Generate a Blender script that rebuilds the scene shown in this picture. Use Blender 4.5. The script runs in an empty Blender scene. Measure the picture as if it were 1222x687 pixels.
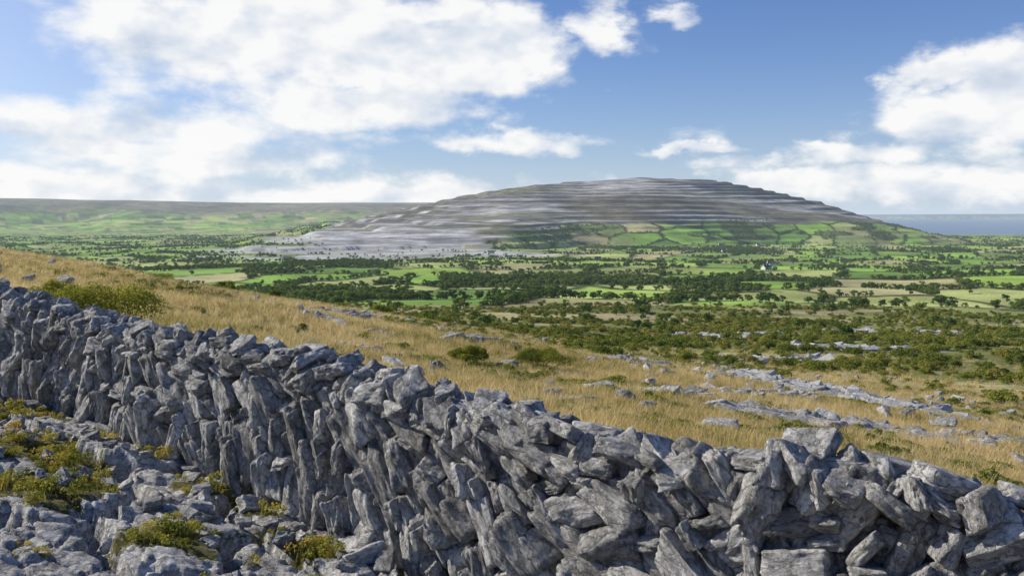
import bpy, bmesh, math, random
import numpy as np
from mathutils import Vector, noise as mnoise
rng=np.random.default_rng(7); random.seed(7)
scene=bpy.context.scene
scene.view_settings.view_transform='Standard'; scene.view_settings.look='None'; scene.view_settings.exposure=0

# ---------------------------------------------------------------- numeric helpers
def h2(i,j,s): 
    n=np.sin(i*127.1+j*311.7+s*74.7)*43758.5453
    return n-np.floor(n)
TAB=np.random.default_rng(99).random((512,512)).astype(np.float32)
def vnoise(x,y,s=0):
    xi=np.floor(x); yi=np.floor(y); fx=x-xi; fy=y-yi
    fx=fx*fx*(3-2*fx); fy=fy*fy*(3-2*fy)
    I=xi.astype(np.int64)+s*37; J=yi.astype(np.int64)+s*91; I0=I&511;I1=(I+1)&511;J0=J&511;J1=(J+1)&511
    a=TAB[I0,J0];b=TAB[I1,J0];c=TAB[I0,J1];d=TAB[I1,J1]
    return (a*(1-fx)+b*fx)*(1-fy)+(c*(1-fx)+d*fx)*fy
def fbm(x,y,s=0,o=4):
    t=0;a=1;n=0
    for k in range(o):
        t=t+a*(vnoise(x+17.3*k,y-9.1*k,s+k)*2-1); n+=a; a*=.5; x=x*2.03*1.0; y=y*2.03
    return t/n*1.4
def sst(a,b,x):
    t=np.clip((x-a)/(b-a),0,1); return t*t*(3-2*t)
def softmax(a,b,k):
    h=np.clip(.5+.5*(a-b)/k,0,1); return b*(1-h)+a*h+k*h*(1-h)
def voro(x,y,cell,s=0,jit=.85):
    x=x/cell;y=y/cell; xi=np.floor(x); yi=np.floor(y)
    F1=np.full(x.shape,9.);F2=np.full(x.shape,9.);ID=np.zeros(x.shape);CX=np.zeros(x.shape);CY=np.zeros(x.shape)
    for dx in (-1,0,1):
        for dy in (-1,0,1):
            cx=xi+dx+.5+jit*(h2(xi+dx,yi+dy,s)-.5); cy=yi+dy+.5+jit*(h2(xi+dx,yi+dy,s+5)-.5)
            d=np.hypot(cx-x,cy-y); idv=h2(xi+dx,yi+dy,s+11)
            n=d<F1
            F2=np.where(n,F1,np.minimum(F2,d)); ID=np.where(n,idv,ID); CX=np.where(n,cx,CX);CY=np.where(n,cy,CY); F1=np.where(n,d,F1)
    return ID,(F2-F1)*.5*cell,(x-CX)*cell,(y-CY)*cell

# ---------------------------------------------------------------- terrain
def Sn(x,y):
    return -1.95-.16*np.clip(x,-150,500)-.106*np.clip(y,-80,1e5)-.0004*np.clip(y-50,0,900)**2
VD=np.array([0,50,100,180,350,600,900,1500,2600,4000,9000,80000.])
VZ=np.array([-11,-12,-17,-24.5,-39,-53,-62,-75,-81,-85,-86,-86.])
def hillz(x,y):
    sh=150*fbm(x/800.,y/1500.,31,2)
    R=np.interp(x,[-2200,-1100,-900,-718,-378,-200,99,371,500,643,813,983,1153,1300,1480,1700],
                  [-140,-130,-92,-38,30,70,116,140,145,142,131,102,58,-10,-90,-125])
    y=y+sh*sst(3500,2800,y)
    y0=2200+250*sst(200,900,x)-420*sst(250,-50,x)
    t=np.clip((y-y0)/(3600-y0),0,1)
    P=1-(1-t)**1.75
    P=np.where(y>3600,1-np.clip((y-3600)/2600,0,1)**1.6,P)
    z=-100+(R+100)*P
    return np.where(R<-100,-140.,z)
def ridgez(x,y):
    R=np.interp(x,[-20000,-9000,-4040,-3050,-2057,-1065,-600,0,600,1200,1700],[200,150,134,114,97,106,110,98,40,-60,-110])
    t=np.clip((y-4000+900*fbm(x/1300.,y/2500.,41,3))/3100,0,1)
    P=t*t*(3-2*t); P=np.where(y>7200,1-np.clip((y-7200)/5000,0,1),P)
    z=-100+(R+100)*P+30*fbm(x/800.,y/800.,43,4)*P*sst(7000,5800,y)
    far=-120+ (150+25*fbm(x/1600.,y/9000.,44,4))*sst(19000,21000,y)*sst(8200,10500,x)
    return np.maximum(z,far)
def ground(x,y,parts=False):
    x=np.asarray(x,float); y=np.asarray(y,float)
    d=np.hypot(x,y)
    v=np.interp(d,VD,VZ)
    v=v+5.5*fbm(x/260.,y/260.,3,4)*sst(250,900,d)*(1-.7*sst(2400,3600,d))+1.0*fbm(x/45.,y/45.,5,3)*sst(60,200,d)
    v=v-26*sst(3900,4400,y)*sst(900,1500,x)-60*sst(12500,16000,y)
    s=Sn(x,y)+.30*fbm(x/9.,y/9.,8,3)*sst(10,30,d)+.9*fbm(x/40.,y/40.,9,3)*sst(30,90,d)
    s=np.maximum(s,-400)
    z=softmax(s,v,3.)
    zh=hillz(x,y)+7*fbm(x/520.,y/520.,12,3)
    st=15.; t=zh/st+.9*fbm(x/1500.,y/900.,14,2)+.35*np.sin(zh/21.+1.3); fl=np.floor(t); f=t-fl
    amp=np.clip(.66+.8*fbm(x/420.,y/260.,15,3),.08,1.)
    zt=zh+((fl+sst(.0,.26,f))-t)*11.5*amp+1.0*fbm(x/70.,y/70.,16,3)
    zt=np.where(zh>v+4,zt,zh)
    hm=(zh-z)
    z2=softmax(z,zt,4.)
    zr=ridgez(x,y)
    z3=softmax(z2,zr,6.)
    if parts: return z3,v,s,hm,zh,f,zr-z2,amp
    return z3

def mesh_np(name,verts,faces,mat=None,smooth=True,attrs=None,link=True,parent=None):
    me=bpy.data.meshes.new(name)
    verts=np.asarray(verts,np.float32); faces=np.asarray(faces,np.int32); k=faces.shape[1]
    me.vertices.add(len(verts)); me.vertices.foreach_set('co',verts.ravel())
    me.loops.add(faces.size); me.loops.foreach_set('vertex_index',faces.ravel())
    me.polygons.add(len(faces)); me.polygons.foreach_set('loop_start',np.arange(0,faces.size,k,dtype=np.int32))
    me.polygons.foreach_set('use_smooth',np.full(len(faces),smooth))
    me.update(calc_edges=True)
    if attrs:
        for n,(tp,arr) in attrs.items():
            if tp=='COL':
                a=me.color_attributes.new(name=n,type='FLOAT_COLOR',domain='POINT')
                c=np.ones((len(verts),4),np.float32); c[:,:arr.shape[1]]=arr; a.data.foreach_set('color',c.ravel())
            elif tp=='VEC':
                a=me.attributes.new(n,'FLOAT_VECTOR','POINT'); a.data.foreach_set('vector',np.asarray(arr,np.float32).ravel())
            else:
                a=me.attributes.new(n,'FLOAT','POINT'); a.data.foreach_set('value',np.asarray(arr,np.float32).ravel())
    if mat: me.materials.append(mat)
    ob=bpy.data.objects.new(name,me)
    if link: scene.collection.objects.link(ob)
    if parent: ob.parent=parent
    return ob

# ---------------------------------------------------------------- material helpers
class NT:
    def __init__(s,nt): s.t=nt; s.n=nt.nodes; s.l=nt.links; s.n.clear()
    def new(s,tp,**k):
        n=s.n.new(tp)
        for a,b in k.items(): setattr(n,a,b)
        return n
    def put(s,sock,v):
        if v is None: return
        if isinstance(v,bpy.types.NodeSocket): s.l.new(v,sock)
        else:
            if sock.type=='RGBA' and len(v)==3: v=(*v,1)
            sock.default_value=v
    def m(s,op,a,b=None,c=None,clamp=False):
        n=s.new('ShaderNodeMath',operation=op,use_clamp=clamp)
        s.put(n.inputs[0],a); s.put(n.inputs[1],b); s.put(n.inputs[2],c); return n.outputs[0]
    def vm(s,op,a,b=None,out=0):
        n=s.new('ShaderNodeVectorMath',operation=op); s.put(n.inputs[0],a); s.put(n.inputs[1],b)
        return n.outputs[out]
    def noise(s,vec,scale,detail=6,rough=.55,dist=0.):
        n=s.new('ShaderNodeTexNoise'); s.put(n.inputs['Vector'],vec); n.inputs['Scale'].default_value=scale
        n.inputs['Detail'].default_value=detail; n.inputs['Roughness'].default_value=rough; n.inputs['Distortion'].default_value=dist
        return n.outputs[0]
    def ramp(s,f,stops):
        n=s.new('ShaderNodeValToRGB'); s.put(n.inputs[0],f); e=n.color_ramp.elements
        while len(e)<len(stops): e.new(.5)
        for q,(p,c) in zip(e,stops): q.position=p; q.color=(*c,1) if len(c)==3 else c
        return n.outputs[0]
    def mr(s,v,a,b,c=0.,d=1.,sm=True):
        n=s.new('ShaderNodeMapRange'); n.interpolation_type='SMOOTHSTEP' if sm else 'LINEAR'
        s.put(n.inputs[0],v)
        for i,q in enumerate((a,b,c,d)): s.put(n.inputs[i+1],q)
        return n.outputs[0]
    def mix(s,f,a,b,bt='MIX'):
        n=s.new('ShaderNodeMix',data_type='RGBA',blend_type=bt)
        s.put(n.inputs[0],f); s.put(n.inputs[6],a); s.put(n.inputs[7],b)
        return n.outputs[2]
    def gray(s,v):
        n=s.new('ShaderNodeCombineColor'); 
        for i in range(3): s.put(n.inputs[i],v)
        return n.outputs[0]
    def bump(s,h,dist,st=1.,nrm=None):
        n=s.new('ShaderNodeBump'); s.put(n.inputs['Height'],h); n.inputs['Distance'].default_value=dist; n.inputs['Strength'].default_value=st
        if nrm: s.l.new(nrm,n.inputs['Normal'])
        return n.outputs[0]
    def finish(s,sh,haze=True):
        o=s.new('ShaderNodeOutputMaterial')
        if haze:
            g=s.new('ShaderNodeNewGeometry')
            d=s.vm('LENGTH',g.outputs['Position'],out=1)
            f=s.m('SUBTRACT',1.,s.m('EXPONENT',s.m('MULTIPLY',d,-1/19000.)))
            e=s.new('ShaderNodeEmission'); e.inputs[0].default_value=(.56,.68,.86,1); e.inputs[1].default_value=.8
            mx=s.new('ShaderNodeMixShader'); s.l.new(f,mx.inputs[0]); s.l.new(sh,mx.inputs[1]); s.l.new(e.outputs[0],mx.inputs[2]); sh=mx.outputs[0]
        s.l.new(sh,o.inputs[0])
def newmat(name):
    m=bpy.data.materials.new(name); m.use_nodes=True
    try: m.cycles.emission_sampling='NONE'
    except Exception as ex: print(ex)
    return m,NT(m.node_tree)
def bsdf(n,col,rough=.9,normal=None,spec=.2):
    b=n.new('ShaderNodeBsdfPrincipled'); n.put(b.inputs['Base Color'],col); n.put(b.inputs['Roughness'],rough)
    b.inputs['Specular IOR Level'].default_value=spec
    if normal: n.l.new(normal,b.inputs['Normal'])
    return b.outputs[0]

# terrain material
mt,n=newmat('terrain_ground')
g=n.new('ShaderNodeNewGeometry'); pos=g.outputs['Position']
a=n.new('ShaderNodeVertexColor',layer_name='Col')
k1=n.noise(pos,.012,7,.62); k2=n.noise(pos,.9,5,.65)
c=n.mix(1.,a.outputs[0],n.gray(n.mr(k1,.3,.7,.68,1.36)),'MULTIPLY')
c=n.mix(1.,c,n.gray(n.mr(k2,.3,.7,.6,1.4)),'MULTIPLY')
ra=n.new('ShaderNodeAttribute',attribute_name='rock')
st=n.vm('MULTIPLY',pos,(.6,.6,11.))
rk=n.noise(st,.022,7,.72,.3)
c=n.mix(ra.outputs['Fac'],c,n.mix(1.,c,n.gray(n.mr(rk,.37,.64,.55,1.25)),'MULTIPLY'))
nb=n.bump(k2,.05,.6); 
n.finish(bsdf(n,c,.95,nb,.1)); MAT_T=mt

# limestone stones (per-stone coordinates)
def limestone(name,attr=True):
    m,n=newmat(name)
    if attr:
        v=n.new('ShaderNodeAttribute',attribute_name='sloc').outputs['Vector']
    else:
        v=n.new('ShaderNodeNewGeometry').outputs['Position']
    r=n.new('ShaderNodeAttribute',attribute_name='srnd').outputs['Fac']
    big=n.noise(v,4.5,4,.65); fine=n.noise(v,26,6,.75)
    sv=n.vm('MULTIPLY',v,(1.6,4.2,3.0) if attr else (1.5,3.,3.))
    streak=n.noise(sv,5.,7,.68,.4)
    vn_=n.new('ShaderNodeTexVoronoi',feature='DISTANCE_TO_EDGE'); n.l.new(n.vm('ADD',sv,n.vm('MULTIPLY',n.gray(fine),(.5,.5,.5))),vn_.inputs['Vector']); vn_.inputs['Scale'].default_value=3.2
    crack=n.mr(vn_.outputs[0],0.,.05,0.,1.)
    c=n.ramp(big,[(.25,(.36,.355,.35)),(.5,(.53,.525,.51)),(.75,(.68,.67,.645))])
    c=n.mix(1.,c,n.gray(n.mr(streak,.3,.68,.56,1.22)),'MULTIPLY')
    c=n.mix(1.,c,n.gray(n.mr(fine,.3,.7,.64,1.3)),'MULTIPLY')
    c=n.mix(1.,c,n.gray(n.mr(r,0.,1.,.60,1.22,False)),'MULTIPLY')
    c=n.mix(1.,c,n.gray(n.mr(crack,0.,1.,.7,1.)),'MULTIPLY')
    lich=n.mr(n.noise(v,9,6,.75),.56,.64); c=n.mix(n.m('MULTIPLY',lich,.6),c,(.70,.69,.64))
    och=n.mr(n.noise(n.vm('ADD',v,(4.,9.,2.)),2.2,4,.6),.58,.75); c=n.mix(n.m('MULTIPLY',och,.4),c,(.38,.32,.20))
    if not attr:
        va=n.new('ShaderNodeAttribute',attribute_name='veg').outputs['Fac']
        vn=n.mr(n.noise(v,14,6,.7),.3,.7,-.3,.3); vf=n.mr(n.m('ADD',va,vn),.4,.6)
        soil=n.ramp(n.noise(v,9,6,.7),[(.3,(.07,.06,.025)),(.55,(.16,.15,.04)),(.75,(.28,.23,.09))])
        c=n.mix(vf,c,soil)
    hh=n.m('ADD',n.m('ADD',streak,n.m('MULTIPLY',fine,.55)),n.m('MULTIPLY',crack,.25))
    nb=n.bump(hh,.045,1.)
    n.finish(bsdf(n,c,.85,nb,.25),haze=False); return m
MAT_S=limestone('limestone_rock'); MAT_P=limestone('limestone_pavement_rock',False)

def foliage(name,cols,trans=.35,pscale=.15,haze=True):
    m,n=newmat(name)
    oi=n.new('ShaderNodeObjectInfo').outputs['Random']
    g=n.new('ShaderNodeNewGeometry')
    f=n.m('ADD',n.m('MULTIPLY',oi,.45),n.m('MULTIPLY',n.noise(g.outputs['Position'],pscale,3,.6),.9))
    f=n.m('ADD',f,n.m('MULTIPLY',g.outputs['Random Per Island'],.30)); f=n.m('SUBTRACT',f,.32)
    c=n.ramp(f,cols)
    d=n.new('ShaderNodeBsdfDiffuse'); n.l.new(c,d.inputs[0]); t=n.new('ShaderNodeBsdfTranslucent'); n.l.new(c,t.inputs[0])
    mx=n.new('ShaderNodeMixShader'); mx.inputs[0].default_value=trans; n.l.new(d.outputs[0],mx.inputs[1]); n.l.new(t.outputs[0],mx.inputs[2])
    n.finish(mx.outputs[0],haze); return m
M_GRASS=foliage('dry_grass_blades',[(.15,(.22,.23,.06)),(.36,(.46,.38,.14)),(.58,(.74,.57,.27)),(.9,(.86,.73,.45))],.45,.12)
M_HERB=foliage('herb_leaves',[(.15,(.12,.15,.03)),(.40,(.32,.32,.06)),(.65,(.58,.48,.10)),(.92,(.60,.32,.08))],.45,.9)
M_TREE=foliage('tree_leaves',[(.1,(.06,.11,.022)),(.5,(.13,.20,.04)),(.9,(.28,.32,.07))],.42,.01)
M_SCRUB=foliage('scrub_leaves',[(.1,(.07,.11,.022)),(.4,(.18,.22,.04)),(.65,(.30,.31,.06)),(.95,(.40,.31,.10))],.42,.03)
M_GORSE=foliage('gorse_leaves',[(.1,(.10,.13,.025)),(.5,(.30,.31,.05)),(.9,(.56,.48,.08))],.4,1.)
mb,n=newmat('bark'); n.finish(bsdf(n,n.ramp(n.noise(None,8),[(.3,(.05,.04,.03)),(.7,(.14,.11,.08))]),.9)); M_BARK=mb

# ---------------------------------------------------------------- build terrain mesh
deg=math.pi/180
ang=np.concatenate([np.linspace(-38,38,641),np.arange(41,321,4.)])*deg
rr=[.05]
while rr[-1]<3: rr.append(rr[-1]*1.14)
while rr[-1]<1700: rr.append(rr[-1]*1.0105)
while rr[-1]<2200: rr.append(rr[-1]+7)
while rr[-1]<3850: rr.append(rr[-1]+3.6)
while rr[-1]<90000: rr.append(rr[-1]*1.018)
rr=np.array(rr); NA=len(ang); NR=len(rr)
A,Rr=np.meshgrid(ang,rr); X=(np.sin(A)*Rr).ravel(); Y=(np.cos(A)*Rr).ravel()
Z,v_,s_,hm,zh,fr,rm,tamp=ground(X,Y,True)
D=np.hypot(X,Y)
WX=np.array([-14,-9.5,-7.93,-6.58,-5.02,-3.61,-2.47,-1.54,-.73,-.067,.496,.98,1.42,1.82,2.2,2.63,3.3,4.6,7.5])
WY=np.array([16.2,13.4,12.4,11.4,10.4,9.3,8.4,7.7,7.0,6.4,5.9,5.5,5.2,4.95,4.75,4.55,4.25,3.7,2.6])
WT=np.array([-.78,-.85,-.91,-.98,-1.18,-1.27,-1.28,-1.31,-1.38,-1.45,-1.51,-1.54,-1.42,-1.37,-1.45,-1.51,-1.58,-1.7,-1.9])
def wally(x): return np.interp(x,WX,WY)
def pavmask(x,y): 
    return sst(-11,-10.3,x)*sst(4.6,4.,x)*sst(2.2,2.8,y)*sst(.5,.1,y-wally(x))
Zm=Z-.55*pavmask(X,Y)
STREAKS=[(5.9,24.3,10.9,24.2,.55,90,.3,.95),(4.0,26.5,6.4,28,.45,34,.3,.9),(12.5,25.6,15,26.5,.5,26,.3,.9),(17.4,66,20.4,40,1.3,240,.5,1.7),(13.5,60,15.5,48,.8,40,.4,1.3),
(-9,38,-5,36,.4,16,.3,.8),(-14,60,-10,62,.6,20,.4,1.1),(-3,42,0,44,.5,20,.3,1.),(5,52,10,58,.8,34,.4,1.4),(-6,27,-4,28,.4,10,.3,.7),(25,110,42,118,1.8,90,1.,2.6),(48,150,70,150,2.4,80,1.2,3.),(8,36,13,38,.5,30,.3,.9),
(30,190,62,196,2.5,70,1.4,3.4),(70,235,120,240,3,70,1.5,3.6)]
def smask(x,y,k=1.6):
    m=np.zeros(np.shape(x))
    for (x0,y0,x1,y1,w,*_) in STREAKS:
        dx,dy=x1-x0,y1-y0; t=np.clip(((x-x0)*dx+(y-y0)*dy)/(dx*dx+dy*dy),0,1)
        d=np.hypot(x-x0-t*dx,y-y0-t*dy); m=np.maximum(m,sst(k*w*1.5,k*w*.7,d+.3*w*fbm(x/2.,y/2.,66,2)))
    return m
def fieldcell(x,y):
    wx=x+22*fbm(x/150.,y/150.,51,3); wy=y+22*fbm(x/150.,y/150.,52,3)
    r=.35; wx,wy=wx*math.cos(r)-wy*math.sin(r),wx*math.sin(r)+wy*math.cos(r)
    return voro(wx,wy*.55,92.,60,.62)
def woodmask(x,y):
    w=fbm(x/130.,y/110.,71,4)-.13
    w=w+.22*sst(430,560,y)*sst(900,700,y)*sst(-330,-150,x)*sst(260,100,x)
    w=w+.38*sst(330,420,y)*sst(640,520,y)*sst(130,240,x)
    w=w+.5*np.exp(-((x-60)/260)**2-((y-2050)/120)**2)+.55*np.exp(-((x-230)/190)**2-((y-2450)/170)**2)
    w=w-.35*sst(900,1100,y)*sst(1900,1700,y)*sst(50,200,x)
    return w
def footlime(x,y):
    return sst(.0,.3,fbm(x/170.,y/90.,97,4)*.9+1.5*np.exp(-((x+270)/290)**2-((y-1900)/470)**2)-.42)*sst(1300,1480,y)*sst(250,50,x)*sst(-760,-560,x)
THX=[-900,-620,-420,-150,60,250,700,1200]; THZ=[-10,-30,-70,-84,-40,-24,-16,-34]
fid,fe,_,_=fieldcell(X,Y)
col=np.zeros((len(X),3))
def L(c,m,base): return base*(1-m[:,None])+np.array(c)[None]*m[:,None]
pn=fbm(X/14.,Y/14.,81,4)
col[:]=np.array([.38,.29,.13]); col=L((.21,.21,.07),sst(-.15,.45,pn),col)
col=L((.24,.16,.08),sst(.2,.6,fbm(X/9.,Y/9.,87,4))*.6,col)
col=L((.40,.41,.41),sst(.42,.55,fbm(X/7.,Y/12.,82,4))*sst(10,25,Y)*.8,col)
scr=sst(62,95,Y+.6*X+16*fbm(X/30.,Y/30.,83,4))
sg=np.array([.19,.20,.06]); col=col*(1-scr[:,None])+sg*scr[:,None]
col=L((.40,.35,.18),scr*sst(.1,.45,fbm(X/40.,Y/14.,84,4)),col)
col=L((.46,.46,.45),smask(X,Y)*.9,col)
pal=np.array([[.25,.42,.065],[.19,.33,.055],[.36,.50,.10],[.38,.42,.14],[.16,.27,.05],[.31,.45,.075],[.42,.39,.18],[.23,.38,.06]])
fc=pal[(fid*7.99).astype(int)]*(.85+.3*h2(fid*91,fid*7,2))[:,None]
hedge=sst(5.5,2.,fe)*sst(6000,4000,D)
fc=fc*(1-.8*hedge[:,None])
fl=sst(400,470,D+50*fbm(X/80.,Y/80.,85,3)); col=col*(1-fl[:,None])+fc*fl[:,None]
col=L((.27,.25,.12),fl*sst(.3,.7,fbm(X/230.,Y/230.,88,4))*.6,col)
wm=woodmask(X,Y); w_=sst(.24,.36,wm)*fl; col=L((.08,.11,.03),w_*.85,col)
# hill limestone
thr=np.interp(X,THX,THZ)+20*fbm(X/210.,Y/150.,91,4)
onh=sst(2,12,hm)
lime=onh*sst(-5,5,Z-thr)
lc=np.array([.40,.39,.37])*(1+.28*fbm(X/110.,Y/50.,92,4))[:,None]
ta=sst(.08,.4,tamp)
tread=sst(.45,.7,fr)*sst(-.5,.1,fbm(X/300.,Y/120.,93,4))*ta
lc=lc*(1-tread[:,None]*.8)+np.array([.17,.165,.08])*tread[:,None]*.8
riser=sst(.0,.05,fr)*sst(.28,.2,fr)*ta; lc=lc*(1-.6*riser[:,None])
gr=sst(.05,.4,fbm(X/420.,Y/120.,98,4)); lc=lc*(1-gr[:,None]*.6)+np.array([.19,.20,.085])*gr[:,None]*.6
br_shade=sst(.1,.5,fbm(X/330.+3,Y/200.,94,4)+.55*sst(600,1050,X)+.3*sst(0,300,X)*sst(3000,2700,Y)); lc=lc*(1-br_shade[:,None]*.75)+np.array([.13,.115,.065])*br_shade[:,None]*.75  # brown vegetation; extra on the right flank paints in a soft cloud shadow
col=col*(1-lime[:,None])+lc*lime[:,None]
lf=footlime(X,Y)
col=L((.47,.465,.455),lf*.85,col)
# far ridge
rg=sst(0,20,rm)*sst(3600,4200,Y)
rc=np.array([.24,.22,.14])*(1+.45*fbm(X/400.,Y/400.,95,4))[:,None]
up=rg*sst(-30,45,Z+45*fbm(X/600.,Y/600.,96,3)); col=col*(1-up[:,None])+rc*up[:,None]
rock=np.clip(lime+up*.2+lf*.5,0,1)
V3=np.stack([X,Y,Zm],1)
i,j=np.meshgrid(np.arange(NR-1),np.arange(NA),indexing='ij'); j2=(j+1)%NA
F=np.stack([i*NA+j,i*NA+j2,(i+1)*NA+j2,(i+1)*NA+j],-1).reshape(-1,4)[:,::-1]
F=np.ascontiguousarray(F[:,:])
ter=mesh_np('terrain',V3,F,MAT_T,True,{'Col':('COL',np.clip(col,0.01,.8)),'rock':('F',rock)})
print('terrain',len(V3))

# sea
ms,n=newmat('sea_water'); g=n.new('ShaderNodeNewGeometry')
nb=n.bump(n.noise(n.vm('MULTIPLY',g.outputs['Position'],(1,.35,1)),.02,6,.6),1.5,.5)
n.finish(bsdf(n,(.15,.23,.31),.4,nb,.5))
xs=np.linspace(700,90000,40); ys=np.linspace(3700,85000,40); gx,gy=np.meshgrid(xs,ys)
ii,jj=np.meshgrid(np.arange(39),np.arange(39),indexing='ij')
mesh_np('sea',np.stack([gx.ravel(),gy.ravel(),np.full(gx.size,-88.)],1),np.stack([ii*40+jj,ii*40+jj+1,(ii+1)*40+jj+1,(ii+1)*40+jj],-1).reshape(-1,4),ms)

# ---------------------------------------------------------------- pavement
gx=np.arange(-10.6,4.3,.02); gy=np.arange(2.5,13.8,.02)
GX,GY=np.meshgrid(gx,gy); px=GX.ravel();py=GY.ravel()
ca,sa=math.cos(-.45),math.sin(-.45)
wx=px+.12*fbm(px/.5,py/.5,101,4)+.03*fbm(px/.08,py/.08,102,3); wy=py+.12*fbm(px/.5,py/.5,103,4)+.03*fbm(px/.08,py/.08,104,3)
ax_=(wx*ca+wy*sa); ay=(-wx*sa+wy*ca)
id1,e1,lx,ly=voro(ax_*.55,ay,.62,110,.95)
id2,e2,lx2,ly2=voro(ax_*.5+3,ay,.20,120,.95)
ph=(id1-.5)*.15+ (h2(id1*37,1,3)-.5)*.24*lx+(h2(id1*37,2,3)-.5)*.28*ly
ph+= (id2-.5)*.03+(h2(id2*31,2,3)-.5)*.2*lx2+(h2(id2*31,5,3)-.5)*.2*ly2
ph-= .24*sst(.06,.015,e1)+.035*sst(.02,.004,e2)
ph+= .05*fbm(px/.9,py/.9,105,4)+.03*fbm(ax_/.3,ay/.09,106,4)+.012*fbm(px/.05,py/.05,107,3)
veg=.75*sst(.25,.6,fbm(px/.9,py/.7,130,4)-.12)
for (cx,cy,r) in [(-4.6,8.5,.62),(-3.5,7.2,.5),(-5.6,10.0,.6),(-2.75,8.0,.38),(-1.4,6.75,.25),(-4.0,7.1,.42),(-4.1,9.2,.4),(-2.2,7.6,.15)]:
    veg=np.maximum(veg,sst(1.25,.5,np.hypot(px-cx,(py-cy)*1.1)/r+.7*fbm(px/.3,py/.3,131,4)))
base=Sn(px,py)-.13
pz=base+ph*(1-.6*veg)+veg*.02
keep=(py<wally(px)+.30)
idx=-np.ones(px.size,int); idx[keep]=np.arange(keep.sum())
ny,nx=GX.shape; i,j=np.meshgrid(np.arange(ny-1),np.arange(nx-1),indexing='ij')
F=np.stack([i*nx+j,i*nx+j+1,(i+1)*nx+j+1,(i+1)*nx+j],-1).reshape(-1,4); F=F[keep[F].all(1)]
mesh_np('limestone_pavement',np.stack([px,py,pz],1)[keep],idx[F],MAT_P,True,{'srnd':('F',(.45+.55*id1)[keep]),'veg':('F',veg[keep])})
def pavz(x,y):
    k=(np.clip(((y-2.5)/.02).astype(int),0,ny-1),np.clip(((x+10.6)/.02).astype(int),0,nx-1)); return pz.reshape(ny,nx)[k],veg.reshape(ny,nx)[k]

# ---------------------------------------------------------------- stones
def make_stone(seed):
    rd=random.Random(seed); bm=bmesh.new()
    for sx in(-1,1):
        for sy in(-1,1):
            for sz in(-1,1):
                bm.verts.new((.5*sx*rd.uniform(.6,1),.5*sy*rd.uniform(.55,1),.5*sz*rd.uniform(.5,1)))
    for k in range(7):
        p=Vector((rd.gauss(0,1),rd.gauss(0,1),rd.gauss(0,1))).normalized()*rd.uniform(.47,.57); bm.verts.new(p)
    r=bmesh.ops.convex_hull(bm,input=bm.verts)
    bmesh.ops.delete(bm,geom=[g for g in r['geom_interior'] if isinstance(g,bmesh.types.BMVert)],context='VERTS')
    for lim in (.34,.2,.125,.095):
        e=[e for e in bm.edges if e.calc_length()>lim]
        if e: bmesh.ops.subdivide_edges(bm,edges=e,cuts=1)
        bmesh.ops.triangulate(bm,faces=bm.faces)
    for q in range(2): bmesh.ops.smooth_vert(bm,verts=bm.verts,factor=.35,use_axis_x=True,use_axis_y=True,use_axis_z=True)
    bm.normal_update(); off=Vector((seed*7.1,seed*3.3,1.7))
    mv=[]
    for v in bm.verts:
        p=v.co+off
        a=mnoise.fractal(p*3.,1.,2.,4)*.055+ mnoise.fractal(Vector((p.x*4,p.y*7,p.z*5)),1.,2.,3)*.024
        q=mnoise.noise(Vector((p.x*2.5,p.y*8,p.z*3))); a-= .06*max(0,q-.2)
        mv.append(v.co+v.normal*a)
    for v,p in zip(bm.verts,mv): v.co=p
    bm.verts.index_update()
    V=np.array([v.co[:] for v in bm.verts]); F=np.array([[v.index for v in f.verts] for f in bm.faces]); bm.free()
    return V,F
STN=[make_stone(k+1) for k in range(36)]
print('stone tris',np.mean([len(f) for _,f in STN]))
class Acc:
    def __init__(s): s.V=[];s.F=[];s.L=[];s.R=[];s.o=0
    def add(s,c,axes,size,rnd=None):
        V,F=STN[random.randrange(len(STN))]
        sg=np.array([random.choice((-1,1)),random.choice((-1,1)),1]); 
        lv=V*size*sg
        M=np.stack(axes)
        if sg[0]*sg[1]*np.linalg.det(M)<0: F=F[:,::-1]
        s.V.append(lv@M+c); s.F.append(F+s.o); s.o+=len(V)
        s.L.append(lv+np.array([random.uniform(0,90),random.uniform(0,90),random.uniform(0,90)]))
        s.R.append(np.full(len(V),random.random() if rnd is None else rnd))
    def build(s,name):
        return mesh_np(name,np.concatenate(s.V),np.concatenate(s.F),MAT_S,True,{'sloc':('VEC',np.concatenate(s.L)),'srnd':('F',np.concatenate(s.R))})
def rotv(ax,axis,a):
    ax=np.array(ax); c,s_=math.cos(a),math.sin(a); return ax*c+np.cross(axis,ax)*s_+axis*np.dot(axis,ax)*(1-c)
seg=np.hypot(np.diff(WX),np.diff(WY)); SS=np.concatenate([[0],np.cumsum(seg)]); SL=SS[-1]
def wallp(s): 
    x=np.interp(s,SS,WX);y=np.interp(s,SS,WY)
    x2=np.interp(s+.3,SS,WX)-np.interp(s-.3,SS,WX);y2=np.interp(s+.3,SS,WY)-np.interp(s-.3,SS,WY)
    l=math.hypot(x2,y2); t=np.array([x2/l,y2/l,0]); nn=np.array([t[1],-t[0],0]); 
    if nn[1]>0: nn=-nn
    return x,y,t,nn
acc=Acc()
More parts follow.
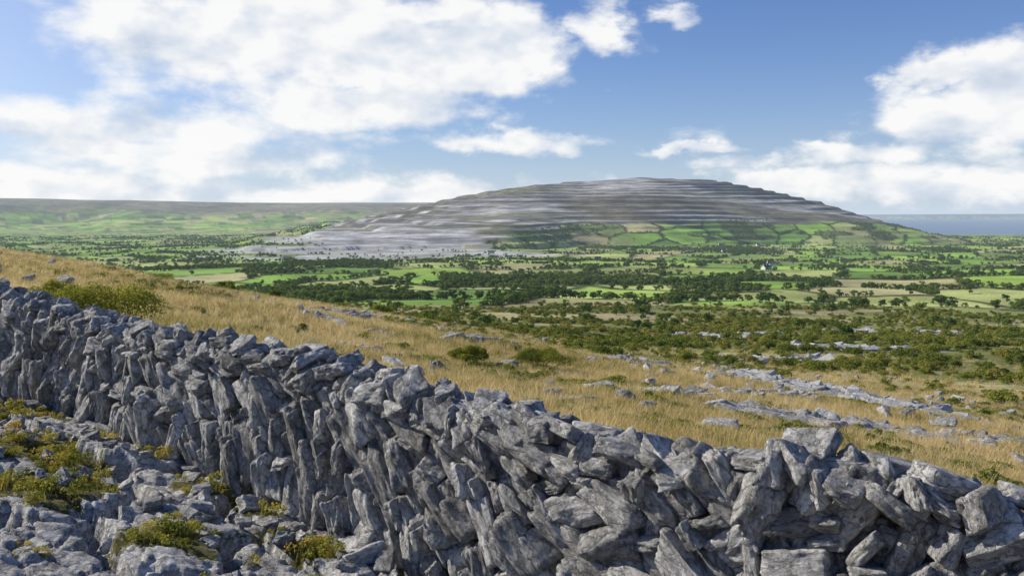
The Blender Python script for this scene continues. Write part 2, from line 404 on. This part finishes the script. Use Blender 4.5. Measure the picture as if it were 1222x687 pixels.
def face(side,N,s0_,s1_,szmul):
    arr=np.zeros((0,6))
    for k in range(N):
        q=k/N; sc=(1.22-.80*q**.55)*szmul
        s=random.uniform(s0_,s1_); x,y,t,nn=wallp(s)
        top=np.interp(s,SS,WT)-.07; bot=float(Sn(np.array(x),np.array(y)))-.12; H=top-bot
        h=random.uniform(0,H); rel=h/H
        nz=float(fbm(np.array(s*.45),np.array(h*.8),200+side,2)); 
        th=math.pi/2+nz*1.15*(.3+.9*rel)+random.gauss(0,.20)
        if random.random()<.10+.22*rel: th=random.gauss(.1,.35)
        Ls=random.uniform(.25,.47)*sc*(1.4-.5*rel); Ts=random.uniform(.11,.20)*sc
        if random.random()<.08 and rel<.5: Ls*=1.4;Ts*=1.25
        if rel<.5 and h<Ls*.3: h=Ls*.35*abs(math.sin(th))
        if abs(math.sin(th))*Ls*.5+h>H+.06: continue
        ok=True
        if len(arr):
            dx=arr[:,0]-s; dy=arr[:,1]-h
            for c_,s2 in ((math.cos(th),math.sin(th)),(arr[:,4],arr[:,5])):
                a=dx*c_+dy*s2; b=-dx*s2+dy*c_
                if (((a/(.5*(Ls+arr[:,2])*.82))**2+(b/(.5*(Ts+arr[:,3])*.82))**2)<1).any(): ok=False;break
        if not ok: continue
        arr=np.vstack([arr,[s,h,Ls,Ts,math.cos(th),math.sin(th)]])
        ht=.30-.10*rel
        up=np.array([0,0,1.]); a=math.cos(th)*t+math.sin(th)*up; b=-math.sin(th)*t+math.cos(th)*up; d=nn*side
        dep=random.uniform(.24,.40)*min(1,sc+.25)
        for axn,am in ((a,.34),(b,.16),(d,.08)):
            an=random.gauss(0,am); a=rotv(a,axn,an);b=rotv(b,axn,an);d=rotv(d,axn,an)
        c=np.array([x,y,bot+h])+nn*side*(ht-dep*.42+random.uniform(-.06,.06))
        acc.add(c,(a,b,d),np.array([Ls*1.14,Ts*1.22,dep]))
    print('face',side,len(arr))
face(1,26000,0,SL,1.)
face(-1,5000,0,SL,1.3)
# hearting + caps
s=0.
while s<SL:
    x,y,t,nn=wallp(s); top=np.interp(s,SS,WT); bot=float(Sn(np.array(x),np.array(y)))-.1; H=top-bot
    for hh in np.arange(.15,H-.12,.24):
        th=random.uniform(0,3.14); up=np.array([0,0,1.])
        acc.add(np.array([x,y,bot+hh])+nn*random.uniform(-.05,.05),(math.cos(th)*t+math.sin(th)*up,-math.sin(th)*t+math.cos(th)*up,nn),np.array([.36,.26,.28]),.1)
    s+=.22
s=0.
while s<SL:
    x,y,t,nn=wallp(s); top=np.interp(s,SS,WT); up=np.array([0,0,1.])
    nz=float(fbm(np.array(s*.5),np.array(3.),230,2)); 
    for off in (-.1,.0,.11):
        th=math.pi/2+nz*1.5+random.gauss(0,.35)
        if random.random()<.22: th=random.gauss(0.1,.3)
        Ls=random.uniform(.20,.38);Ts=random.uniform(.09,.17);dep=random.uniform(.16,.32)
        a=math.cos(th)*t+math.sin(th)*up; b=-math.sin(th)*t+math.cos(th)*up; d=nn
        for axn,am in ((a,.45),(b,.25),(d,.1)):
            an=random.gauss(0,am); a=rotv(a,axn,an);b=rotv(b,axn,an);d=rotv(d,axn,an)
        ext=abs(a[2])*Ls*.5
        c=np.array([x,y,top-ext*.75+.03+random.uniform(-.09,.06)])+nn*off
        acc.add(c,(a,b,d),np.array([Ls,Ts,dep]))
    s+=random.uniform(.11,.19)
wall=acc.build('dry_stone_wall')

# loose rocks on pavement
acc=Acc()
def groundrock(acc,x,y,z,size,tilt=.25,az=None):
    az=random.uniform(0,6.28) if az is None else az
    a=np.array([math.cos(az),math.sin(az),0]); b=np.array([-math.sin(az),math.cos(az),0]); d=np.array([0,0,1.])
    for axn in (a,b):
        an=random.gauss(0,tilt); a=rotv(a,axn,an);b=rotv(b,axn,an);d=rotv(d,axn,an)
    acc.add(np.array([x,y,z]),(a,d,b),np.array(size))
for k in range(190):
    x=random.uniform(-8,3.2); w=float(wally(x)); y=w-.38-abs(random.gauss(0,.9)) if k%3 else random.uniform(4.5,w-.4)
    if y<3: continue
    L_=random.uniform(.07,.22)*(1.6 if random.random()<.12 else 1); z,vv=pavz(np.array(x),np.array(y))
    groundrock(acc,x,y,float(z)+L_*.12,(L_*1.2,L_*.5,L_*.8),.35)
acc.build('loose_rock')

# outcrops in the meadow
acc=Acc()
for (x0,y0,x1,y1,w,N,lmin,lmax) in STREAKS:
    az=math.atan2(y1-y0,x1-x0)
    for k in range(N):
        t=random.random(); x=x0+(x1-x0)*t+random.gauss(0,w*.5); y=y0+(y1-y0)*t+random.gauss(0,w)
        L_=random.uniform(lmin,lmax); z=float(ground(x,y)); groundrock(acc,x,y,z+.04,(L_*1.5,.34+L_*.18,L_*.9),.16,az+random.gauss(0,.5))
for k in range(300):
    y=random.uniform(15,95); x=y*random.uniform(-.6,.6)
    if fbm(np.array(x/7.),np.array(y/12.),82,4)<.0: continue
    groundrock(acc,x,y,float(ground(x,y))+.10,(random.uniform(.3,1.),random.uniform(.25,.6),random.uniform(.3,.7)),.25)
acc.build('limestone_outcrop')

# ---------------------------------------------------------------- foliage sources & instancer
def leafcloud(lumps,N,size,rs,flat=.35,asp=1.):
    w=np.array([l[3]*l[4] for l in lumps]); w=w/w.sum(); pick=rs.choice(len(lumps),N,p=w)
    L_=np.array(lumps)[pick]
    d=rs.normal(size=(N,3)); d/=np.linalg.norm(d,axis=1)[:,None]; d[:,2]=np.where(d[:,2]<-.35,-d[:,2],d[:,2])
    rad=rs.uniform(.62,1.05,N)[:,None]
    c=L_[:,:3]+d*rad*np.stack([L_[:,3],L_[:,3],L_[:,4]],1)
    nrm=d+rs.normal(size=(N,3))*.55; nrm/=np.linalg.norm(nrm,axis=1)[:,None]
    t=np.cross(nrm,rs.normal(size=(N,3))); t/=np.linalg.norm(t,axis=1)[:,None]; b=np.cross(nrm,t)
    s=size*rs.uniform(.6,1.4,N)[:,None]
    V=np.stack([c-t*s,c-b*s*.55*asp,c+t*s,c+b*s*.55*asp],1).reshape(-1,3)
    return V,np.arange(4*N).reshape(-1,4)
def tube(p0,p1,r0,r1,k=6):
    p0=np.array(p0,float);p1=np.array(p1,float);d=p1-p0;d/=np.linalg.norm(d);u=np.cross(d,[.3,.9,.1]);u/=np.linalg.norm(u);w=np.cross(d,u)
    a=np.arange(k)*2*math.pi/k
    V=np.concatenate([p0+r0*(np.cos(a)[:,None]*u+np.sin(a)[:,None]*w),p1+r1*(np.cos(a)[:,None]*u+np.sin(a)[:,None]*w)])
    F=np.array([[i,(i+1)%k,k+(i+1)%k,k+i] for i in range(k)]); return V,F
def srcobj(name,parts,coll):
    V=[];F=[];MI=[];o=0;mats=[]
    for (v,f,m) in parts:
        V.append(v);F.append(f+o);o+=len(v)
        if m not in mats: mats.append(m)
        MI+= [mats.index(m)]*len(f)
    ob=mesh_np(name,np.concatenate(V),np.concatenate(F),None,False,None,False)
    for m in mats: ob.data.materials.append(m)
    ob.data.polygons.foreach_set('material_index',np.array(MI,np.int32)); coll.objects.link(ob); return ob
def mkcoll(n): return bpy.data.collections.new(n)
C_TREE=mkcoll('tree_kinds'); C_BUSH=mkcoll('bush_kinds'); C_GR=mkcoll('grass_kinds'); C_HERB=mkcoll('herb_kinds')
for k in range(6):
    rs=np.random.default_rng(k); lumps=[]
    for q in range(9):
        a=rs.uniform(0,6.28); r=rs.uniform(.3,3.3); z=rs.uniform(1.5,6.2); r*=1-.5*max(0,(z-5)/3)
        lumps.append((r*math.cos(a),r*math.sin(a),z,rs.uniform(1.1,2.2),rs.uniform(.9,1.6)))
    parts=[(*leafcloud(lumps,600,.5,rs),M_TREE),(*tube((0,0,-.5),(0,0,3.5),.28,.18),M_BARK)]
    for l in lumps[:5]: parts.append((*tube((0,0,1.2+rs.uniform(0,1.2)),l[:3],.13,.04),M_BARK))
    srcobj(f'tree_kind_{k}',parts,C_TREE)
for k in range(5):
    rs=np.random.default_rng(50+k); lumps=[]
    for q in range(7):
        a=rs.uniform(0,6.28); r=rs.uniform(.1,.75); lumps.append((r*math.cos(a),r*math.sin(a),rs.uniform(.35,.95),rs.uniform(.35,.6),rs.uniform(.3,.5)))
    parts=[(*leafcloud(lumps,750,.095,rs),M_SCRUB)]
    for l in lumps[:5]: parts.append((*tube((0,0,-.2),l[:3],.035,.012,5),M_BARK))
    srcobj(f'bush_kind_{k}',parts,C_BUSH)
def blades(N,hmin,hmax,w,spread,rs,lean=.45):
    a=rs.uniform(0,6.28,N); r=spread*np.sqrt(rs.uniform(0,1,N)); b=np.stack([r*np.cos(a),r*np.sin(a),np.full(N,-.03)],1)
    h=rs.uniform(hmin,hmax,N)[:,None]; la=rs.uniform(0,6.28,N); ld=np.stack([np.cos(la),np.sin(la),0*la],1)*lean*rs.uniform(.3,1.2,N)[:,None]
    ld[:,0]+=.12
    fa=rs.uniform(0,6.28,N); wv=np.stack([np.cos(fa),np.sin(fa),0*fa],1)*w*rs.uniform(.6,1.4,N)[:,None]
    m=b+np.array([0,0,1.])*h*.6+ld*h*.35; t=b+np.array([0,0,1.])*h*(1-.15*np.linalg.norm(ld,axis=1)[:,None])+ld*h
    V=np.stack([b-wv,b+wv,m+wv*.7,m-wv*.7, m-wv*.7,m+wv*.7,t+wv*.15,t-wv*.15],1).reshape(-1,3)
    return V,np.arange(8*N).reshape(-1,4)
for k in range(5):
    rs=np.random.default_rng(80+k); srcobj(f'grass_kind_{k}',[(*blades(32,.12,.38,.006,.16,rs),M_GRASS)],C_GR)
for k in range(4):
    rs=np.random.default_rng(90+k)
    l=[(rs.uniform(-.08,.08),rs.uniform(-.08,.08),rs.uniform(.02,.07),.05,.04) for q in range(5)]
    srcobj(f'herb_kind_{k}',[(*leafcloud(l,150,.011,rs,asp=1.3),M_HERB),(*blades(20,.05,.17,.003,.09,rs,.6),M_HERB)],C_HERB)
def instancer(name,pts,scl,coll,tilt=0.,zs=None):
    N=len(pts); me=bpy.data.meshes.new(name); me.vertices.add(N); me.vertices.foreach_set('co',np.asarray(pts,np.float32).ravel())
    a=me.attributes.new('iscale','FLOAT_VECTOR','POINT'); sv=np.stack([scl,scl,scl if zs is None else scl*zs],1); a.data.foreach_set('vector',sv.astype(np.float32).ravel())
    r=me.attributes.new('irot','FLOAT_VECTOR','POINT'); rv=np.stack([rng.normal(0,tilt,N) if tilt else np.zeros(N),rng.normal(0,tilt,N) if tilt else np.zeros(N),rng.uniform(0,6.28,N)],1); r.data.foreach_set('vector',rv.astype(np.float32).ravel())
    me.update(); ob=bpy.data.objects.new(name,me); scene.collection.objects.link(ob)
    ng=bpy.data.node_groups.new(name,'GeometryNodeTree')
    ng.interface.new_socket(name='Geometry',in_out='INPUT',socket_type='NodeSocketGeometry'); ng.interface.new_socket(name='Geometry',in_out='OUTPUT',socket_type='NodeSocketGeometry')
    N_=ng.nodes; gi=N_.new('NodeGroupInput'); go=N_.new('NodeGroupOutput'); ip=N_.new('GeometryNodeInstanceOnPoints'); ci=N_.new('GeometryNodeCollectionInfo')
    ci.inputs['Collection'].default_value=coll; ci.inputs['Separate Children'].default_value=True; ci.inputs['Reset Children'].default_value=True
    def na(nm):
        q=N_.new('GeometryNodeInputNamedAttribute'); q.data_type='FLOAT_VECTOR'; q.inputs['Name'].default_value=nm
        return [o for o in q.outputs if o.name=='Attribute' and o.enabled][0]
    lk=ng.links; lk.new(gi.outputs[0],ip.inputs['Points']); lk.new(ci.outputs[0],ip.inputs['Instance']); ip.inputs['Pick Instance'].default_value=True
    lk.new(na('irot'),ip.inputs['Rotation']); lk.new(na('iscale'),ip.inputs['Scale']); lk.new(ip.outputs[0],go.inputs[0])
    md=ob.modifiers.new('scatter','NODES'); md.node_group=ng; print(name,N); return ob
# meadow grass
N=66000; r=9*np.exp(rng.uniform(0,1,N)*math.log(150/9.)); th=rng.uniform(-38,38,N)*deg; x=r*np.sin(th); y=r*np.cos(th)
scrp=sst(62,95,y+.6*x+16*fbm(x/30.,y/30.,83,4)); rk=sst(.42,.55,fbm(x/7.,y/12.,82,4))
k=(y>wally(x)+.45)&(rng.uniform(0,1,N)>scrp*.6)&(rng.uniform(0,1,N)>rk*.7)&(rng.uniform(0,1,N)>smask(x,y)*.93)
x,y,r=x[k],y[k],r[k]; z=ground(x,y)
sc=(.65+.6*rng.uniform(0,1,len(x)))*(1+.9*sst(20,110,r))*(1+.4*fbm(x/5.,y/5.,140,3))
instancer('meadow_grass',np.stack([x,y,z],1),sc,C_GR,.12,1/(1+.7*sst(20,110,r)))
# scrub
N=15000; r=rng.uniform(0,1,N)**.75*430+45; th=rng.uniform(-39,39,N)*deg; x=r*np.sin(th); y=r*np.cos(th)
scrp=sst(58,100,y+.6*x+16*fbm(x/30.,y/30.,83,4)); gap=sst(.1,.4,fbm(x/40.,y/14.,84,4)); cl=sst(-.3,.25,fbm(x/22.,y/22.,150,3))
k=(rng.uniform(0,1,N)<scrp*(1-.85*gap)*(.2+.8*cl)*sst(520,400,r)*(1-smask(x,y,1.2))); x,y,r=x[k],y[k],r[k]
sc=(.5+1.0*rng.uniform(0,1,len(x))**1.6)*(.7+.6*sst(60,180,r))
instancer('scrub_bushes',np.stack([x,y,ground(x,y)-.15*sc],1),sc,C_BUSH,.1,.85)
# low shrubs in meadow
N=7500; r=rng.uniform(17,95,N); th=rng.uniform(-38,38,N)*deg; x=r*np.sin(th); y=r*np.cos(th)
k=(fbm(x/7.,y/7.,160,4)+.25*sst(-25,25,x)>.30+.12*rng.uniform(-1,1,N))&(smask(x,y)<.3); x,y=x[k],y[k]
instancer('low_shrubs',np.stack([x,y,ground(x,y)-.1],1),rng.uniform(.14,.46,len(x)),C_BUSH,.1,.75)
# valley trees
N=420000; r=rng.uniform(0,1,N)**.72*3800+170; th=rng.uniform(-38,38,N)*deg; x=r*np.sin(th); y=r*np.cos(th)
z,v_,s_,hm,zh,fr,rm,_=ground(x,y,True)
fid,fe,_,_=fieldcell(x,y); w=sst(.26,.36,woodmask(x,y))
ev=sst(.22,.55,h2(np.floor(x/75),np.floor(y/75),9))
p=np.maximum(w*.40,sst(3.6,2.5,fe)*(.06+.70*ev))*sst(380,450,r)+.010*sst(110,170,r)*sst(450,330,r)+.0015
thr=np.interp(x,THX,THZ)
p=p*(1-sst(2,12,hm)*(1-sst(4,-8,z-thr-6)))*(s_<v_+1)*(z>-87.8)*(1-.92*footlime(x,y))*(.6+.4*sst(2600,1500,y))
k=rng.uniform(0,1,N)<p; x,y,z,r=x[k],y[k],z[k],r[k]
sc=rng.uniform(.32,.90,len(x))*(.6+.34*sst(150,500,r)); 
instancer('valley_trees',np.stack([x,y,z-.3],1),sc,C_TREE,.04)
# herbs on pavement
N=8000; x=rng.uniform(-8.5,3,N); y=rng.uniform(4.5,12.3,N); k=y<wally(x)-.1; x,y=x[k],y[k]; z,vv=pavz(x,y)
k=rng.uniform(0,1,len(x))<sst(.35,.9,vv)*.7+.012; x,y,z=x[k],y[k],z[k]
instancer('pavement_herbs',np.stack([x,y,z],1),rng.uniform(.4,1.1,len(x)),C_HERB,.15)
# individual gorse bushes
def gorse(x,y,R,H,seed):
    rs=np.random.default_rng(seed); lumps=[]
    for q in range(20):
        a=rs.uniform(0,6.28); r=R*.75*math.sqrt(rs.uniform(0,1)); lumps.append((r*math.cos(a),r*math.sin(a),rs.uniform(.2,.8)*H*(1-.45*r/R),R*rs.uniform(.2,.36),H*rs.uniform(.14,.26)))
    parts=[(*leafcloud(lumps,17000,.021,rs),M_GORSE)]
    for l in lumps[:9]: parts.append((*tube((0,0,-.1),l[:3],.014,.006,5),M_BARK))
    c=bpy.data.collections.new('tmp'); ob=srcobj('gorse_bush',parts,c); scene.collection.objects.link(ob); ob.location=(x,y,float(ground(x,y)))
gorse(-6.9,14.6,1.15,1.6,1); gorse(-8.1,15.6,.8,1.45,2); gorse(1.0,33,1.3,1.1,3); gorse(-1.4,30,.8,.7,4)

# ---------------------------------------------------------------- cottages
mw,n=newmat('whitewashed_wall'); n.finish(bsdf(n,n.ramp(n.noise(None,3),[(.3,(.66,.65,.61)),(.7,(.78,.77,.74))]),.85))
mr_,n=newmat('slate_roof'); n.finish(bsdf(n,n.ramp(n.noise(None,5),[(.3,(.06,.065,.075)),(.7,(.12,.12,.13))]),.7))
mg,n=newmat('window_glass'); n.finish(bsdf(n,(.03,.035,.04,1),.2))
def cottage(x,y,rot,Lh=13,W=7,H=3.6):
    z=float(ground(x,y))-.3; e=bpy.data.objects.new('white_cottage',None); scene.collection.objects.link(e); e.location=(x,y,z); e.rotation_euler=(0,0,rot)
    a,b=Lh/2,W/2; rh=H+2.6
    V=[(-a,-b,0),(a,-b,0),(a,b,0),(-a,b,0),(-a,-b,H),(a,-b,H),(a,b,H),(-a,b,H),(-a,0,rh),(a,0,rh)]
    me=bpy.data.meshes.new('walls'); me.from_pydata(V,[],[(0,1,5,4),(2,3,7,6),(1,2,6,9,5),(3,0,4,8,7)]); me.materials.append(mw)
    o=bpy.data.objects.new('walls',me); o.parent=e; scene.collection.objects.link(o)
    q=.4; V=[(-a-q,-b-q,H-.3),(a+q,-b-q,H-.3),(a+q,0,rh+.1),(-a-q,0,rh+.1),(-a-q,b+q,H-.3),(a+q,b+q,H-.3)]
    me=bpy.data.meshes.new('roof'); me.from_pydata(V,[],[(0,1,2,3),(3,2,5,4)]); me.materials.append(mr_)
    o=bpy.data.objects.new('roof',me); o.parent=e; scene.collection.objects.link(o)
    def box(nm,cx,cy,cz,sx,sy,sz,m):
        v=[(cx+i*sx/2,cy+j*sy/2,cz+k*sz/2) for i in(-1,1) for j in(-1,1) for k in(-1,1)]
        me=bpy.data.meshes.new(nm); me.from_pydata(v,[],[(0,1,3,2),(4,6,7,5),(0,4,5,1),(2,3,7,6),(0,2,6,4),(1,5,7,3)]); me.materials.append(m)
        o=bpy.data.objects.new(nm,me); o.parent=e; scene.collection.objects.link(o)
    for i,wx_ in enumerate((-4,-1.6,1.8,4.2)): box('window_%d'%i,wx_,-b-.02,1.8,1.0,.1,1.2,mg)
    box('door',.2,-b-.02,1.05,1.,.12,2.1,mr_)
    for i,cx in enumerate((-a+.5,a-.5)): box('chimney_%d'%i,cx,0,rh+.4,.8,.8,1.6,mw)
for (x,y,r_) in [(0,1480,.2),(95,1430,-.4),(150,1560,.5),(395,1350,.1),(372,1850,-.3),(455,1900,.4),(-40,1700,.1),(560,1500,.3),(-380,1500,-.2),(330,1150,.6),(620,1980,.1),(530,2250,.2),(640,2300,.2)]: cottage(x,y,r_)

# ---------------------------------------------------------------- light & world
SAZ=-74*deg; SEL=31*deg
d=Vector((math.sin(SAZ)*math.cos(SEL),math.cos(SAZ)*math.cos(SEL),math.sin(SEL)))
sl=bpy.data.lights.new('sun','SUN'); sl.energy=5.; sl.angle=.5*deg; sl.color=(1,.92,.78)
so=bpy.data.objects.new('sun',sl); scene.collection.objects.link(so); so.rotation_euler=d.to_track_quat('Z','Y').to_euler(); so.location=(-50,30,60)
w=bpy.data.worlds.new('World'); scene.world=w; w.use_nodes=True; n=NT(w.node_tree)
sky=n.new('ShaderNodeTexSky',sky_type='NISHITA',sun_disc=False,sun_elevation=SEL,sun_rotation=SAZ%(2*math.pi),air_density=1.,dust_density=.4,ozone_density=2.5)
tc=n.new('ShaderNodeTexCoord').outputs['Generated']; sp=n.new('ShaderNodeSeparateXYZ'); n.l.new(tc,sp.inputs[0])
az=n.m('MULTIPLY',n.m('ARCTAN2',sp.outputs[0],sp.outputs[1]),57.2958); el=n.m('MULTIPLY',n.m('ARCSINE',sp.outputs[2]),57.2958)
cb=n.new('ShaderNodeCombineXYZ'); n.l.new(az,cb.inputs[0]); n.l.new(el,cb.inputs[1]); P=cb.outputs[0]
sv=n.vm('MULTIPLY',P,(.16,.27,1.))
wn=n.new('ShaderNodeTexNoise'); n.l.new(sv,wn.inputs['Vector']); wn.inputs['Scale'].default_value=1.3; wn.inputs['Detail'].default_value=5; wn.inputs['Roughness'].default_value=.6
warp=n.vm('MULTIPLY',n.vm('SUBTRACT',wn.outputs['Color'],(.5,.5,.5)),(9.,3.5,0))
Q=n.vm('ADD',P,warp)
blobs=[(-14,11.,14,4.8,1.05),(-2.,10.6,6.5,3.8,1.),(-8.6,7.2,8,2.2,.9),(-23.5,4.9,9.5,2.6,.88),(-16.4,3.4,8,1.4,.82),(-27,1.4,13,1.7,.88),
(-.6,4.7,12,.95,.74),(11.2,4.1,4.5,.5,.66),(-8,1.3,16,1.3,.78),(5.3,12.2,2.8,2.0,.84),(11,12.6,2.2,.8,.72),(14.3,14.,5,.8,.62),(19.2,4.3,2.6,.5,.72),(14.8,3.1,5.5,.6,.68),
(27,5.8,5.6,2.7,1.08),(30,7.8,4.4,2.7,1.08),(24.6,8.1,2.4,1.2,.88),(22.5,3.7,5.5,1.,.80),(25,1.7,11,1.4,.90),(16.8,2.1,7,.8,.76),(-6,20,30,3,.6),(-50,14,14,8,.8),(55,12,12,7,.8),(0,45,60,10,.45)]
tot=None
for (a,e,ra,re,am) in blobs:
    v=n.vm('MULTIPLY',n.vm('SUBTRACT',Q,(a,e,0)),(1/ra,1/re,0)); q=n.m('MULTIPLY',n.vm('DOT_PRODUCT',v,v,out=1),-1.)
    q=n.m('MULTIPLY',n.m('EXPONENT',q),am); tot=q if tot is None else n.m('MAXIMUM',tot,n.m('ADD',q,n.m('MULTIPLY',tot,.25)))
f1=n.noise(sv,1.1,8,.52)
f2=n.noise(n.vm('ADD',sv,(-.22,.30,0)),1.1,3,.5)
dens=n.m('ADD',tot,n.m('MULTIPLY',n.m('SUBTRACT',f1,.5),1.7))
cov=n.mr(dens,.28,.80)
lit=n.m('ADD',n.m('MULTIPLY',n.m('SUBTRACT',f1,f2),2.3),.70,clamp=True)
thick=n.mr(dens,.8,1.5)
lit=n.m('SUBTRACT',lit,n.m('MULTIPLY',thick,.20),clamp=True)
cc=n.ramp(lit,[(0.,(.48,.56,.69)),(.40,(.70,.76,.85)),(.80,(.97,.97,.96))])
skyc=n.vm('MULTIPLY',sky.outputs[0],(.068,.084,.120))
hz=n.m('MULTIPLY',n.m('EXPONENT',n.m('MULTIPLY',n.m('ABSOLUTE',el),-.26)),.82)
skyc=n.mix(hz,skyc,(.68,.78,.92))
vd=n.vm('DOT_PRODUCT',tc,(math.sin(SAZ)*math.cos(.1),math.cos(SAZ)*math.cos(.1),math.sin(.1)),out=1)
skyc=n.mix(n.mr(vd,.40,1.05,0.,.60),skyc,(.82,.88,.96))
res=n.mix(n.m('MULTIPLY',cov,.97),skyc,cc)
bg=n.new('ShaderNodeBackground'); n.l.new(res,bg.inputs[0]); bg.inputs[1].default_value=1.
o=n.new('ShaderNodeOutputWorld'); n.l.new(bg.outputs[0],o.inputs[0])

cam=bpy.data.cameras.new('camera'); co=bpy.data.objects.new('camera',cam); scene.collection.objects.link(co)
co.location=(0,0,0); co.rotation_euler=(90*deg,0,0); cam.sensor_width=36; cam.lens=36*1058/1222; cam.shift_y=-86.5/1222; cam.clip_start=.05; cam.clip_end=200000
scene.camera=co
